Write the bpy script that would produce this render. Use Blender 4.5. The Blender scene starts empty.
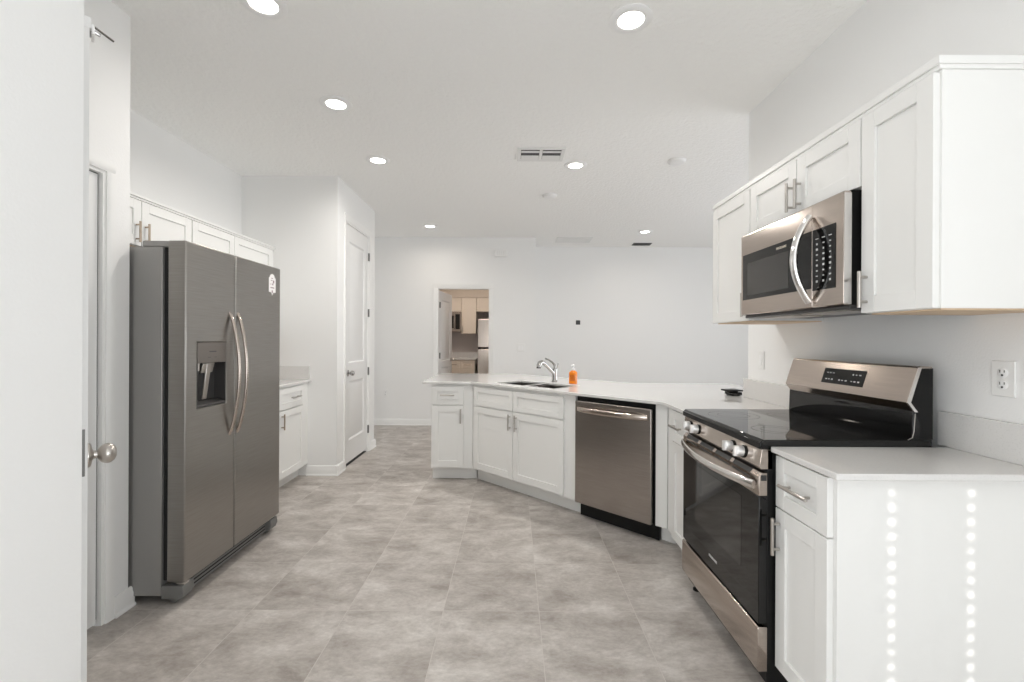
import bpy, bmesh, math, random
from math import sin, cos, pi, radians as R
from mathutils import Vector, Matrix

random.seed(7)
SC = bpy.context.scene
COL = SC.collection

# ------------------------------------------------------------------ camera
cam_d = bpy.data.cameras.new('camera')
cam = bpy.data.objects.new('camera', cam_d)
COL.objects.link(cam)
cam.location = (0, 0, 1.297)
cam.rotation_mode = 'QUATERNION'
cam.rotation_quaternion = (Matrix.Rotation(R(90), 4, 'X') @ Matrix.Rotation(0.0046, 4, 'Z')).to_quaternion()
cam_d.sensor_width = 36
cam_d.lens = 460.0 * 36 / 1024
cam_d.shift_x = -1.2 / 1024
cam_d.shift_y = -1.1 / 1024
cam_d.clip_start = 0.02
SC.camera = cam

# ------------------------------------------------------------------ colour management, world, daylight, fill lamps
SC.view_settings.view_transform = 'Standard'
SC.view_settings.look = 'None'
SC.view_settings.exposure = 0.42
SC.view_settings.gamma = 1.0
SC.view_settings.use_curve_mapping = False
SC.cycles.use_denoising = True
SC.cycles.max_bounces = 16
SC.cycles.diffuse_bounces = 12
SC.cycles.glossy_bounces = 5
SC.cycles.sample_clamp_indirect = 6.0
SC.cycles.caustics_reflective = False
SC.cycles.caustics_refractive = False

W = bpy.data.worlds.new('daylight_sky')
SC.world = W
W.use_nodes = True
W.node_tree.nodes['Background'].inputs[0].default_value = (0.86, 0.93, 1.0, 1)
W.node_tree.nodes['Background'].inputs[1].default_value = 1.5

sun_d = bpy.data.lights.new('sun', 'SUN')
sun = bpy.data.objects.new('sun', sun_d)
COL.objects.link(sun)
sun_d.energy = 2.6
sun_d.angle = R(0.30)
sun_d.color = (1.0, 0.96, 0.9)
SUN_TAN = 0.33                                   # the sun stands low behind the camera
sun.rotation_euler = (R(90) - math.atan(SUN_TAN), 0, 0)


def area(name, loc, rot, sx, sy, e, color=(1, 1, 1), shape='RECTANGLE', spread=180):
    d = bpy.data.lights.new(name, 'AREA')
    d.shape = shape
    d.size = sx
    if shape in ('RECTANGLE', 'ELLIPSE'):
        d.size_y = sy
    d.energy = e
    d.color = color
    d.spread = R(spread)
    o = bpy.data.objects.new(name, d)
    o.location = loc
    o.rotation_euler = rot
    COL.objects.link(o)
    return o


# fill lamps added inside unseen windows behind the camera and beside the living area
area('fill_lamp_back_window', (-0.1, -2.25, 1.3), (R(128), 0, 0), 1.66, 1.75, 14, (0.96, 0.985, 1.0))
area('fill_lamp_living_window', (4.95, 4.0, 1.35), (R(110), 0, R(90)), 3.2, 1.8, 35, (0.98, 0.985, 1.0))
area('fill_lamp_side_window', (-0.99, -0.95, 0.90), (R(92), 0, R(-90)), 1.4, 1.45, 19, (0.96, 0.985, 1.0))
area('fill_lamp_nook_window', (1.50, -1.15, 1.2), (R(133), 0, R(90)), 1.7, 1.9, 22, (0.96, 0.985, 1.0))
area('daylight_hall_window', (-4.35, 6.3, 1.4), (R(90), 0, R(-90)), 0.8, 1.4, 5, (1.0, 0.97, 0.93))

# ------------------------------------------------------------------ materials
MAT = {}


def mat(name, color, rough=0.5, metal=0.0, bump=None, spec=None, emit=None, coat=0.0, noise=None, trans=0.0):
    m = bpy.data.materials.new(name)
    m.use_nodes = True
    nt = m.node_tree
    b = nt.nodes['Principled BSDF']
    b.inputs['Base Color'].default_value = (*color, 1)
    b.inputs['Roughness'].default_value = rough
    b.inputs['Metallic'].default_value = metal
    if spec is not None:
        b.inputs['Specular IOR Level'].default_value = spec
    if coat:
        b.inputs['Coat Weight'].default_value = coat
        b.inputs['Coat Roughness'].default_value = 0.05
    if trans:
        b.inputs['Transmission Weight'].default_value = trans
    if emit:
        b.inputs['Emission Color'].default_value = (*emit[0], 1)
        b.inputs['Emission Strength'].default_value = emit[1]
    if bump or noise:
        tc = nt.nodes.new('ShaderNodeTexCoord')
    if bump:
        scale, strength, dist = bump
        n = nt.nodes.new('ShaderNodeTexNoise')
        n.inputs['Scale'].default_value = scale
        n.inputs['Detail'].default_value = 4
        nt.links.new(tc.outputs['Object'], n.inputs['Vector'])
        bp = nt.nodes.new('ShaderNodeBump')
        bp.inputs['Strength'].default_value = strength
        bp.inputs['Distance'].default_value = dist
        nt.links.new(n.outputs['Fac'], bp.inputs['Height'])
        nt.links.new(bp.outputs['Normal'], b.inputs['Normal'])
    if noise:
        scale, c2, lo, hi, stretch = noise
        mp = nt.nodes.new('ShaderNodeMapping')
        mp.inputs['Scale'].default_value = stretch
        nt.links.new(tc.outputs['Object'], mp.inputs['Vector'])
        n2 = nt.nodes.new('ShaderNodeTexNoise')
        n2.inputs['Scale'].default_value = scale
        n2.inputs['Detail'].default_value = 5
        nt.links.new(mp.outputs['Vector'], n2.inputs['Vector'])
        rp = nt.nodes.new('ShaderNodeValToRGB')
        rp.color_ramp.elements[0].position = lo
        rp.color_ramp.elements[1].position = hi
        rp.color_ramp.elements[0].color = (*color, 1)
        rp.color_ramp.elements[1].color = (*c2, 1)
        nt.links.new(n2.outputs['Fac'], rp.inputs['Fac'])
        nt.links.new(rp.outputs['Color'], b.inputs['Base Color'])
    MAT[name] = m
    return m


mat('wall_paint', (0.84, 0.84, 0.835), 0.75, bump=(130, 0.25, 0.003))
mat('ceiling_paint', (0.90, 0.90, 0.89), 0.9, bump=(42, 0.55, 0.012))
mat('trim_white', (0.84, 0.84, 0.83), 0.4)
mat('door_white', (0.79, 0.79, 0.785), 0.42)
mat('cabinet_white', (0.82, 0.82, 0.805), 0.35)
mat('cabinet_underside', (0.72, 0.56, 0.40), 0.6, noise=(9, (0.62, 0.46, 0.31), 0.35, 0.7, (1, 9, 1)))
mat('quartz', (0.70, 0.692, 0.68), 0.05, noise=(160, (0.62, 0.612, 0.60), 0.55, 0.75, (1, 1, 1)))
mat('stainless', (0.42, 0.385, 0.36), 0.27, 1.0, noise=(6, (0.36, 0.33, 0.305), 0.3, 0.7, (1, 1, 30)))
mat('stainless_fridge', (0.36, 0.345, 0.325), 0.30, 1.0, noise=(6, (0.32, 0.305, 0.285), 0.3, 0.7, (1, 1, 30)))
mat('stainless_warm', (0.54, 0.47, 0.42), 0.17, 1.0, noise=(8, (0.49, 0.43, 0.385), 0.3, 0.7, (1, 1, 25)))
mat('steel_bright', (0.78, 0.76, 0.74), 0.16, 1.0)
mat('knob_silver', (0.86, 0.85, 0.84), 0.38, 0.7)
mat('nickel', (0.52, 0.49, 0.46), 0.28, 1.0)
mat('nickel_warm', (0.50, 0.41, 0.33), 0.32, 1.0)
mat('hinge_grey', (0.16, 0.155, 0.15), 0.4, 0.6)
mat('chrome', (0.85, 0.84, 0.83), 0.08, 1.0)
mat('chrome_dark', (0.45, 0.44, 0.43), 0.16, 1.0)
mat('fridge_case', (0.34, 0.333, 0.322), 0.38, 0.5, bump=(220, 0.12, 0.002))
mat('fridge_grille', (0.17, 0.17, 0.165), 0.5)
mat('black_gloss', (0.006, 0.006, 0.006), 0.06, spec=0.4)
mat('black_glass', (0.007, 0.007, 0.007), 0.04, spec=0.42)
mat('oven_window', (0.022, 0.021, 0.020), 0.05, spec=0.6)
mat('microwave_window', (0.045, 0.043, 0.041), 0.12)
mat('black_satin', (0.010, 0.010, 0.010), 0.45, spec=0.22)
mat('dark_recess', (0.05, 0.048, 0.047), 0.35)
mat('taupe_panel', (0.19, 0.17, 0.155), 0.35, 0.5)
mat('gap_dark', (0.02, 0.02, 0.02), 0.8)
mat('plate_white', (0.83, 0.83, 0.82), 0.35)
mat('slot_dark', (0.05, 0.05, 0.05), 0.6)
mat('vent_white', (0.78, 0.78, 0.77), 0.5)
mat('vent_gap', (0.10, 0.10, 0.105), 0.8)
mat('vent_dark', (0.10, 0.10, 0.105), 0.6)
mat('lens', (1, 1, 1), 0.5, emit=((1.0, 0.95, 0.87), 9.0))
mat('soap', (0.85, 0.24, 0.015), 0.12, coat=0.5)
mat('soap_label', (0.62, 0.15, 0.01), 0.4)
mat('plastic_white', (0.85, 0.85, 0.85), 0.35)
mat('sink_steel', (0.34, 0.31, 0.29), 0.28, 1.0)
mat('marking', (0.62, 0.62, 0.62), 0.5)
mat('marking_warm', (0.75, 0.68, 0.58), 0.5)
mat('burner_grey', (0.035, 0.035, 0.035), 0.25)
mat('sticker', (0.80, 0.78, 0.78), 0.5)
mat('sticker_ink', (0.30, 0.22, 0.24), 0.6)
mat('blind_white', (0.8, 0.8, 0.8), 0.6)
mat('room_tan', (0.70, 0.62, 0.53), 0.8)
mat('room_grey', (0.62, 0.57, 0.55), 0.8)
mat('cabinet_cream', (0.80, 0.72, 0.62), 0.45)


def floor_material():
    m = bpy.data.materials.new('floor_tile')
    m.use_nodes = True
    nt = m.node_tree
    N = nt.nodes.new
    L = nt.links.new
    b = nt.nodes['Principled BSDF']
    geo = N('ShaderNodeNewGeometry')
    mp = N('ShaderNodeMapping')
    mp.inputs['Location'].default_value = (1.70 + 0.4572 * 20, -2.20 + 0.4670 * 20, 0)
    L(geo.outputs['Position'], mp.inputs['Vector'])
    br = N('ShaderNodeTexBrick')
    br.offset = 0.0
    br.inputs['Scale'].default_value = 1.0
    br.inputs['Brick Width'].default_value = 0.4572
    br.inputs['Row Height'].default_value = 0.4670
    br.inputs['Mortar Size'].default_value = 0.0017
    br.inputs['Mortar Smooth'].default_value = 0.35
    br.inputs['Color1'].default_value = (0, 0, 0, 1)
    br.inputs['Color2'].default_value = (1, 1, 1, 1)
    br.inputs['Mortar'].default_value = (0.5, 0.5, 0.5, 1)
    L(mp.outputs['Vector'], br.inputs['Vector'])
    mul = N('ShaderNodeMath')
    mul.operation = 'MULTIPLY'
    mul.inputs[1].default_value = 37.0
    L(br.outputs['Color'], mul.inputs[0])
    st = N('ShaderNodeMapping')
    st.inputs['Scale'].default_value = (1.0, 1.6, 1.0)
    st.inputs['Rotation'].default_value = (0, 0, 0.25)
    L(geo.outputs['Position'], st.inputs['Vector'])
    n1 = N('ShaderNodeTexNoise')
    n1.noise_dimensions = '4D'
    n1.inputs['Scale'].default_value = 3.4
    n1.inputs['Detail'].default_value = 9
    n1.inputs['Roughness'].default_value = 0.72
    n1.inputs['Distortion'].default_value = 0.35
    L(st.outputs['Vector'], n1.inputs['Vector'])
    L(mul.outputs[0], n1.inputs['W'])
    rp = N('ShaderNodeValToRGB')
    e = rp.color_ramp.elements
    e[0].position = 0.34
    e[0].color = (0.285, 0.255, 0.229, 1)
    e[1].position = 0.68
    e[1].color = (0.630, 0.600, 0.570, 1)
    k = e.new(0.50)
    k.color = (0.437, 0.403, 0.374, 1)
    L(n1.outputs['Fac'], rp.inputs['Fac'])
    n2 = N('ShaderNodeTexNoise')
    n2.inputs['Scale'].default_value = 38
    n2.inputs['Detail'].default_value = 6
    n2.inputs['Roughness'].default_value = 0.7
    L(st.outputs['Vector'], n2.inputs['Vector'])
    r2 = N('ShaderNodeValToRGB')
    r2.color_ramp.elements[0].position = 0.35
    r2.color_ramp.elements[0].color = (0.86, 0.86, 0.86, 1)
    r2.color_ramp.elements[1].position = 0.7
    r2.color_ramp.elements[1].color = (1.08, 1.08, 1.08, 1)
    L(n2.outputs['Fac'], r2.inputs['Fac'])
    mx = N('ShaderNodeMix')
    mx.data_type = 'RGBA'
    mx.blend_type = 'MULTIPLY'
    mx.inputs[0].default_value = 1.0
    L(rp.outputs['Color'], mx.inputs[6])
    L(r2.outputs['Color'], mx.inputs[7])
    gm = N('ShaderNodeMix')
    gm.data_type = 'RGBA'
    L(br.outputs['Fac'], gm.inputs[0])
    L(mx.outputs[2], gm.inputs[6])
    gm.inputs[7].default_value = (0.52, 0.485, 0.455, 1)
    L(gm.outputs[2], b.inputs['Base Color'])
    b.inputs['Roughness'].default_value = 0.48
    bp = N('ShaderNodeBump')
    bp.inputs['Strength'].default_value = 0.25
    bp.inputs['Distance'].default_value = 0.002
    bp.invert = True
    L(br.outputs['Fac'], bp.inputs['Height'])
    L(bp.outputs['Normal'], b.inputs['Normal'])
    MAT['floor_tile'] = m


floor_material()


# ------------------------------------------------------------------ mesh helpers
class MB:
    """collects shapes into one mesh"""

    def __init__(self, M=None):
        self.bm = bmesh.new()
        self.M = M

    def _v(self, p):
        v = Vector(p)
        if self.M is not None:
            v = self.M @ v
        return self.bm.verts.new(v)

    def box(self, x0, x1, y0, y1, z0, z1):
        v = [self._v((x, y, z)) for z in (z0, z1) for y in (y0, y1) for x in (x0, x1)]
        for f in ((0, 2, 3, 1), (4, 5, 7, 6), (0, 1, 5, 4), (2, 6, 7, 3), (0, 4, 6, 2), (1, 3, 7, 5)):
            self.bm.faces.new([v[i] for i in f])
        return self

    def prism(self, poly, a, b, axis='z'):
        """poly: 2D points; extruded from a to b along axis. axis z: (x,y); axis x: (y,z); axis y: (x,z)"""
        def P(p, t):
            return {'z': (p[0], p[1], t), 'x': (t, p[0], p[1]), 'y': (p[0], t, p[1])}[axis]
        lo = [self._v(P(p, a)) for p in poly]
        hi = [self._v(P(p, b)) for p in poly]
        n = len(poly)
        self.bm.faces.new(lo)
        self.bm.faces.new(hi[::-1])
        for i in range(n):
            j = (i + 1) % n
            self.bm.faces.new([lo[i], hi[i], hi[j], lo[j]])
        return self

    def tube(self, pts, r, n=14, caps=True, flat=None):
        """round (or elliptical: flat=(ra, rb, up)) section swept along pts; r may be a list"""
        pts = [Vector(p) for p in pts]
        rings = []
        up = None
        for i, p in enumerate(pts):
            if i == 0:
                t = pts[1] - pts[0]
            elif i == len(pts) - 1:
                t = pts[-1] - pts[-2]
            else:
                t = (pts[i + 1] - pts[i]).normalized() + (pts[i] - pts[i - 1]).normalized()
            t.normalize()
            if up is None:
                up = Vector((0, 0, 1)) if abs(t.z) < 0.9 else Vector((1, 0, 0))
                if flat:
                    up = Vector(flat[2])
            s = t.cross(up).normalized()
            u = s.cross(t).normalized()
            up = u
            rr = r[i] if isinstance(r, (list, tuple)) else r
            ra, rb = (flat[0], flat[1]) if flat else (rr, rr)
            rings.append([self._v(p + s * (ra * cos(2 * pi * k / n)) + u * (rb * sin(2 * pi * k / n))) for k in range(n)])
        for a, b in zip(rings, rings[1:]):
            for k in range(n):
                self.bm.faces.new([a[k], a[(k + 1) % n], b[(k + 1) % n], b[k]])
        if caps:
            self.bm.faces.new(rings[0][::-1])
            self.bm.faces.new(rings[-1])
        return self

    def lathe(self, prof, origin=(0, 0, 0), axis=(0, 0, 1), n=32):
        """prof: (radius, height) along axis from origin"""
        ax = Vector(axis).normalized()
        s = ax.orthogonal().normalized()
        t = ax.cross(s)
        o = Vector(origin)
        rings = []
        for r, h in prof:
            if r < 1e-6:
                rings.append([self._v(o + ax * h)])
            else:
                rings.append([self._v(o + ax * h + s * (r * cos(2 * pi * k / n)) + t * (r * sin(2 * pi * k / n))) for k in range(n)])
        for a, b in zip(rings, rings[1:]):
            if len(a) == 1 and len(b) == 1:
                continue
            for k in range(n):
                k2 = (k + 1) % n
                if len(a) == 1:
                    self.bm.faces.new([a[0], b[k2], b[k]])
                elif len(b) == 1:
                    self.bm.faces.new([a[k], a[k2], b[0]])
                else:
                    self.bm.faces.new([a[k], a[k2], b[k2], b[k]])
        for rg, flip in ((rings[0], True), (rings[-1], False)):
            if len(rg) > 2:
                self.bm.faces.new(rg[::-1] if flip else rg)
        return self

    def build(self, name, m, parent=None, bevel=0.0, seg=2, angle=35):
        bmesh.ops.recalc_face_normals(self.bm, faces=self.bm.faces)
        me = bpy.data.meshes.new(name)
        self.bm.to_mesh(me)
        self.bm.free()
        me.polygons.foreach_set('use_smooth', [True] * len(me.polygons))
        me.set_sharp_from_angle(angle=R(angle))
        me.materials.append(MAT[m])
        o = bpy.data.objects.new(name, me)
        COL.objects.link(o)
        if parent is not None:
            o.parent = parent
        if bevel:
            bv = o.modifiers.new('edge', 'BEVEL')
            bv.width = bevel
            bv.segments = seg
            bv.limit_method = 'ANGLE'
            bv.angle_limit = R(40)
        return o


def tag(o, label, cat, group=None):
    o['label'] = label
    o['category'] = cat
    if group:
        o['group'] = group
    return o


def thing(name, label, cat, loc, rz=0.0, group=None):
    o = bpy.data.objects.new(name, None)
    o.empty_display_size = 0.05
    COL.objects.link(o)
    o.location = loc
    o.rotation_euler = (0, 0, rz)
    return tag(o, label, cat, group)


def structure(o):
    o['kind'] = 'structure'
    return o


def text_part(s, name, size, m, parent, M, depth=0.0006):
    c = bpy.data.curves.new(name, 'FONT')
    c.body = s
    c.size = size
    c.align_x = 'CENTER'
    c.align_y = 'CENTER'
    c.extrude = depth
    t = bpy.data.objects.new('lettering_source', c)
    COL.objects.link(t)
    dg = bpy.context.evaluated_depsgraph_get()
    me = bpy.data.meshes.new_from_object(t.evaluated_get(dg))
    bpy.data.objects.remove(t)
    me.transform(M)
    me.materials.clear()
    me.materials.append(MAT[m])
    o = bpy.data.objects.new(name, me)
    COL.objects.link(o)
    o.parent = parent
    return o


# ------------------------------------------------------------------ the shell
CH = 2.845
WALL_R = 1.60

b = MB(); b.box(-5.0, 5.3, -2.6, 11.0, -0.06, 0.0)
structure(b.build('floor', 'floor_tile'))
b = MB(); b.box(-5.0, 5.3, -2.6, 11.0, CH, CH + 0.08)
structure(b.build('ceiling', 'ceiling_paint'))


def wall(name, boxes, m='wall_paint', bevel=0.0):
    w = MB()
    for bx in boxes:
        w.box(*bx)
    return structure(w.build(name, m, bevel=bevel))


# long left wall behind the fridge, and the outer left side of the hall
wall('wall_left', [(-2.70, -2.59, 2.21, 4.375, 0, CH)])
# short wall beside the fridge with the closed door in it (opening y 1.36..2.062, z < 2.052)
wall('wall_stub', [(-1.95, -1.85, 1.10, 1.383, 0, CH), (-1.95, -1.85, 2.085, 2.216, 0, CH), (-1.95, -1.85, 1.383, 2.085, 2.052, CH),
                   (-2.59, -1.95, 2.11, 2.216, 0, CH)])
# nook wall that runs past the camera on the left, with its return
wall('wall_nook', [(-1.15, -1.03, -0.2, 1.10, 0, CH), (-1.15, -1.03, -2.4, -1.7, 0, CH), (-1.15, -1.03, -1.7, -0.2, 0, 0.15), (-1.15, -1.03, -1.7, -0.2, 2.15, CH), (-1.95, -1.15, 0.98, 1.10, 0, CH), (-1.72, -1.60, 1.10, 1.70, 0, CH)])
# pantry box
wall('wall_pantry', [(-2.70, -1.775, 4.375, 4.475, 0, CH), (-1.775, -1.675, 4.375, 4.607, 0, CH), (-1.775, -1.675, 5.330, 5.552, 0, CH),
                     (-1.775, -1.675, 4.607, 5.330, 2.485, CH), (-4.42, -1.775, 5.45, 5.552, 0, CH)])
# back wall of the hall with the doorway (x -1.148..-0.357, z < 2.08)
YB = 6.955
wall('wall_back', [(-4.42, -1.148, YB, YB + 0.115, 0, CH), (-0.357, 0.33, YB, YB + 0.115, 0, CH), (-1.148, -0.357, YB, YB + 0.115, 2.08, CH),
                   (0.215, 0.33, YB + 0.115, 7.62, 0, CH)])
wall('wall_living', [(0.215, 5.2, 7.62, 7.74, 0, CH)])
# right kitchen wall
wall('wall_right', [(WALL_R, WALL_R + 0.12, -0.25, 3.131, 0, CH), (WALL_R, WALL_R + 0.12, -2.4, -2.05, 0, CH), (WALL_R, WALL_R + 0.12, -2.05, -0.25, 2.25, CH), (WALL_R, WALL_R + 0.12, -2.05, -0.25, 0, 0.15)])
# outer walls with the window openings
wall('wall_side', [(5.0, 5.12, 1.0, 2.4, 0, CH), (5.0, 5.12, 5.6, 7.62, 0, CH), (5.0, 5.12, 2.4, 5.6, 0, 0.4), (5.0, 5.12, 2.4, 5.6, 2.3, CH),
                   (1.72, 5.0, 1.0, 1.12, 0, CH)])
wall('wall_hall', [(-4.42, -4.3, 5.45, 5.9, 0, CH), (-4.42, -4.3, 6.7, 6.955, 0, CH), (-4.42, -4.3, 5.9, 6.7, 0, 0.7), (-4.42, -4.3, 5.9, 6.7, 2.1, CH)])
wall('wall_behind', [(-1.03, -0.95, -2.4, -2.28, 0, CH), (0.75, 0.86, -2.4, -2.28, 0, CH), (1.52, 1.6, -2.4, -2.28, 0, CH),
                     (-0.95, 0.75, -2.4, -2.28, 0, 0.35), (-0.95, 0.75, -2.4, -2.28, 2.25, CH),
                     (0.86, 1.52, -2.4, -2.28, 0, 0.9), (0.86, 1.52, -2.4, -2.28, 2.16, CH)])


def window(name, axis, pos, a0, a1, z0, z1, mull):
    """frame with mullions; axis 'y': window lies in a plane y = pos"""
    w = MB()
    t = 0.05
    def bx(u0, u1, v0, v1):
        if axis == 'y':
            w.box(u0, u1, pos - 0.03, pos + 0.03, v0, v1)
        else:
            w.box(pos - 0.03, pos + 0.03, u0, u1, v0, v1)
    bx(a0, a1, z0, z0 + t); bx(a0, a1, z1 - t, z1)
    bx(a0, a0 + t, z0 + t, z1 - t); bx(a1 - t, a1, z0 + t, z1 - t)
    for k in range(1, mull):
        c = a0 + (a1 - a0) * k / mull
        bx(c - 0.02, c + 0.02, z0 + t, z1 - t)
    return structure(w.build(name, 'trim_white', bevel=0.003))


w1 = window('window_1', 'y', -2.36, -0.95, 0.75, 0.35, 2.25, 2)
window('added_window_2', 'x', 5.07, 2.4, 5.6, 0.4, 2.3, 3)  # unseen window, added and placed to light the left walls
window('added_window_6', 'x', -1.09, -1.7, -0.2, 0.15, 2.15, 2)  # unseen window added so its fill lamp lights the right wall
window('added_window_5', 'x', 1.66, -2.05, -0.25, 0.15, 2.25, 2)  # unseen window added so its fill lamp lights the near left wall
w3 = window('window_3', 'y', -2.36, 0.86, 1.52, 0.9, 2.16, 1)
window('window_4', 'x', -4.36, 5.9, 6.7, 0.7, 2.1, 1)
# closed slat blind in window_3: the two rows of cord holes let the sun through
b = MB()
HX = (1.137, 1.375)
hw = 0.0075
PITCH = 0.0435
yb = -2.30
for (x0, x1) in ((0.862, HX[0] - hw), (HX[0] + hw, HX[1] - hw), (HX[1] + hw, 1.518)):
    z = 0.905
    while z < 2.155:
        z1 = min(z + PITCH, 2.158)
        b.prism([(yb - 0.004, z), (yb + 0.001, z), (yb + 0.006, z1 + 0.001), (yb + 0.001, z1 + 0.001)], x0, x1, 'x')
        z += PITCH
for hx in HX:
    z = 0.905
    k = 0
    while z < 2.155:
        z1 = min(z + PITCH, 2.158)
        r = (k * 7 + int(hx * 100) * 3) % 11
        h = hw * (0.55 if r == 4 else 0.85 + 0.03 * (r % 5))
        c = (z + z1) / 2
        b.box(hx - hw, hx + hw, yb - 0.001, yb + 0.002, z, c - h * 1.2)
        b.box(hx - hw, hx + hw, yb - 0.001, yb + 0.002, c + h * 1.2, z1)
        z += PITCH
        k += 1
b.build('blind', 'blind_white', w3)
b = MB()
z = 0.36
while z < 2.245:
    z1 = min(z + PITCH, 2.247)
    b.prism([(yb - 0.004, z), (yb + 0.001, z), (yb + 0.006, z1 + 0.001), (yb + 0.001, z1 + 0.001)], -0.948, 0.748, 'x')
    z += PITCH
b.build('blind', 'blind_white', w1)  # unseen blind added to keep direct sun out of the room


def baseboard(name, runs, h=0.095):
    """runs: (p0, p1, n) : the wall line from p0 to p1 and the outward normal"""
    w = MB()
    for p0, p1, n in runs:
        d = Vector((p1[0] - p0[0], p1[1] - p0[1], 0))
        ln = d.length
        d.normalize()
        nn = Vector((n[0], n[1], 0))
        prof = [(0, 0), (0.022, 0), (0.022, 0.010), (0.015, 0.018), (0.015, h - 0.028), (0.011, h - 0.018), (0.011, h - 0.008), (0.006, h), (0, h)]
        A = [w._v(Vector((p0[0], p0[1], 0)) + nn * q[0] + Vector((0, 0, q[1]))) for q in prof]
        B = [w._v(Vector((p1[0], p1[1], 0)) + nn * q[0] + Vector((0, 0, q[1]))) for q in prof]
        w.bm.faces.new(A); w.bm.faces.new(B[::-1])
        for i in range(len(prof)):
            j = (i + 1) % len(prof)
            w.bm.faces.new([A[i], B[i], B[j], A[j]])
    return structure(w.build(name, 'trim_white'))


baseboard('baseboard_stub', [((-1.85, 2.127), (-1.85, 2.238), (1, 0))])
baseboard('baseboard_pantry', [((-1.955, 4.375), (-1.655, 4.375), (0, -1)), ((-1.675, 4.355), (-1.675, 4.545), (1, 0)),
                               ((-1.675, 5.392), (-1.675, 5.574), (1, 0)), ((-3.2, 5.552), (-1.655, 5.552), (0, 1))])
baseboard('baseboard_back', [((-4.3, YB), (-1.212, YB), (0, -1)), ((-0.293, YB), (0.33, YB), (0, -1))])
baseboard('baseboard_living', [((0.33, 7.62), (5.0, 7.62), (0, -1)), ((0.33, YB), (0.33, 7.62), (1, 0))])


def casing(name, M, w, h, cw=0.062, depth=0.016):
    """door casing in a local frame: x across the opening 0..w, y out of the wall towards the viewer is negative"""
    c = MB(M)
    prof = [(0, 0), (0.0, -0.006), (0.2 * cw, -0.010), (0.5 * cw, -0.0115), (0.75 * cw, -depth), (cw, -depth), (cw, 0)]
    # legs
    for side in (0, 1):
        poly = [((-q[0] if side == 0 else w + q[0]), q[1]) for q in prof]
        c.prism(poly, 0, h, 'z')
    hp = [(q[1], h + q[0]) for q in prof]
    c.prism(hp, -cw, w + cw, 'x')
    # jamb linings
    c.box(-0.0, 0.014, 0.0, 0.10, 0, h); c.box(w - 0.014, w, 0.0, 0.10, 0, h); c.box(0.014, w - 0.014, 0, 0.10, h - 0.014, h)
    return structure(c.build(name, 'trim_white'))


def Mz(loc, rz):
    return Matrix.Translation(Vector(loc)) @ Matrix.Rotation(rz, 4, 'Z')


casing('trim_1', Mz((-1.85, 1.383, 0), R(90)), 0.702, 2.052, cw=0.042, depth=0.012)
casing('trim_2', Mz((-1.675, 4.607, 0), R(90)), 0.723, 2.485)
casing('trim_3', Mz((-1.148, YB, 0), 0), 0.791, 2.08, cw=0.066)


def panel_door(name, M, w, h, split, t=0.035, mid=0.10, stile=0.115, bottom=0.24, top=0.13, zb=0.014):
    """two-panel moulded interior door; local x 0..w, y 0 (viewer side)..t, z from 0"""
    root = bpy.data.objects.new(name, None)
    root.matrix_world = M
    COL.objects.link(root)
    structure(root)
    c = MB()
    c.box(0, stile, 0, t, zb, h); c.box(w - stile, w, 0, t, zb, h)
    c.box(stile, w - stile, 0, t, zb, bottom); c.box(stile, w - stile, 0, t, split, split + mid)
    c.box(stile, w - stile, 0, t, h - top, h)
    for z0, z1 in ((bottom, split), (split + mid, h - top)):
        x0, x1 = stile, w - stile
        c.box(x0, x1, 0.012, t - 0.012, z0, z1)
        # moulded slopes from frame to field and the raised centre
        for (ya, yb_, yc) in ((0.0, 0.0115, 0.003), (t, t - 0.0115, t - 0.003)):
            s1, s2, s3 = 0.014, 0.030, 0.052
            ring = [(x0, z0), (x1, z0), (x1, z1), (x0, z1)]
            def ins(d):
                return [(x0 + d, z0 + d), (x1 - d, z0 + d), (x1 - d, z1 - d), (x0 + d, z1 - d)]
            lv = [(ring, ya), (ins(s1), yb_), (ins(s2), yb_), (ins(s3), yc)]
            vs = [[c._v((p[0], yy, p[1])) for p in rg] for rg, yy in lv]
            for q, r_ in zip(vs, vs[1:]):
                for i in range(4):
                    j = (i + 1) % 4
                    c.bm.faces.new([q[i], q[j], r_[j], r_[i]])
            c.bm.faces.new(vs[-1])
    c.build('leaf', 'door_white', root)
    return root


def knob_set(root, x, z, t=0.035, sides=(-1, 1), m='nickel', r=0.0255, proj=1.0):
    k = MB()
    for s in sides:
        y0 = 0.0 if s < 0 else t
        pr = [(0.0325, 0.0), (0.0325, 0.003), (0.028, 0.008), (0.014, 0.011), (0.0105, 0.014), (0.0105, 0.022), (0.015, 0.025),
              (r * 0.80, 0.031), (r * 0.96, 0.039), (r, 0.046), (r * 0.95, 0.054), (r * 0.7, 0.063), (r * 0.35, 0.0675), (0, 0.0685)]
        k.lathe([(a_, h_ * proj) for a_, h_ in pr], (x, y0, z), (0, s, 0), 28)
    return k.build('knob', m, root)


def hinge(root, x, z, h=0.09, y=-0.006):
    k = MB()
    k.tube([(x, y, z - h / 2), (x, y, z + h / 2)], 0.011, 10)
    k.box(x - 0.004, x + 0.020, y, 0.004, z - h / 2, z + h / 2)
    return k.build('hinge', 'hinge_grey', root)


# closed door in the short wall on the left
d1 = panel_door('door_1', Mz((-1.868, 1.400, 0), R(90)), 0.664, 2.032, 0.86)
b = MB(); b.box(0.664, 0.671, 0.004, 0.03, 0.03, 2.038); b.box(-0.003, 0.671, 0.004, 0.03, 2.032, 2.038); b.build('gap_shade', 'slot_dark', d1)  # dark strips painted as the shade in the gap round the leaf
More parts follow.
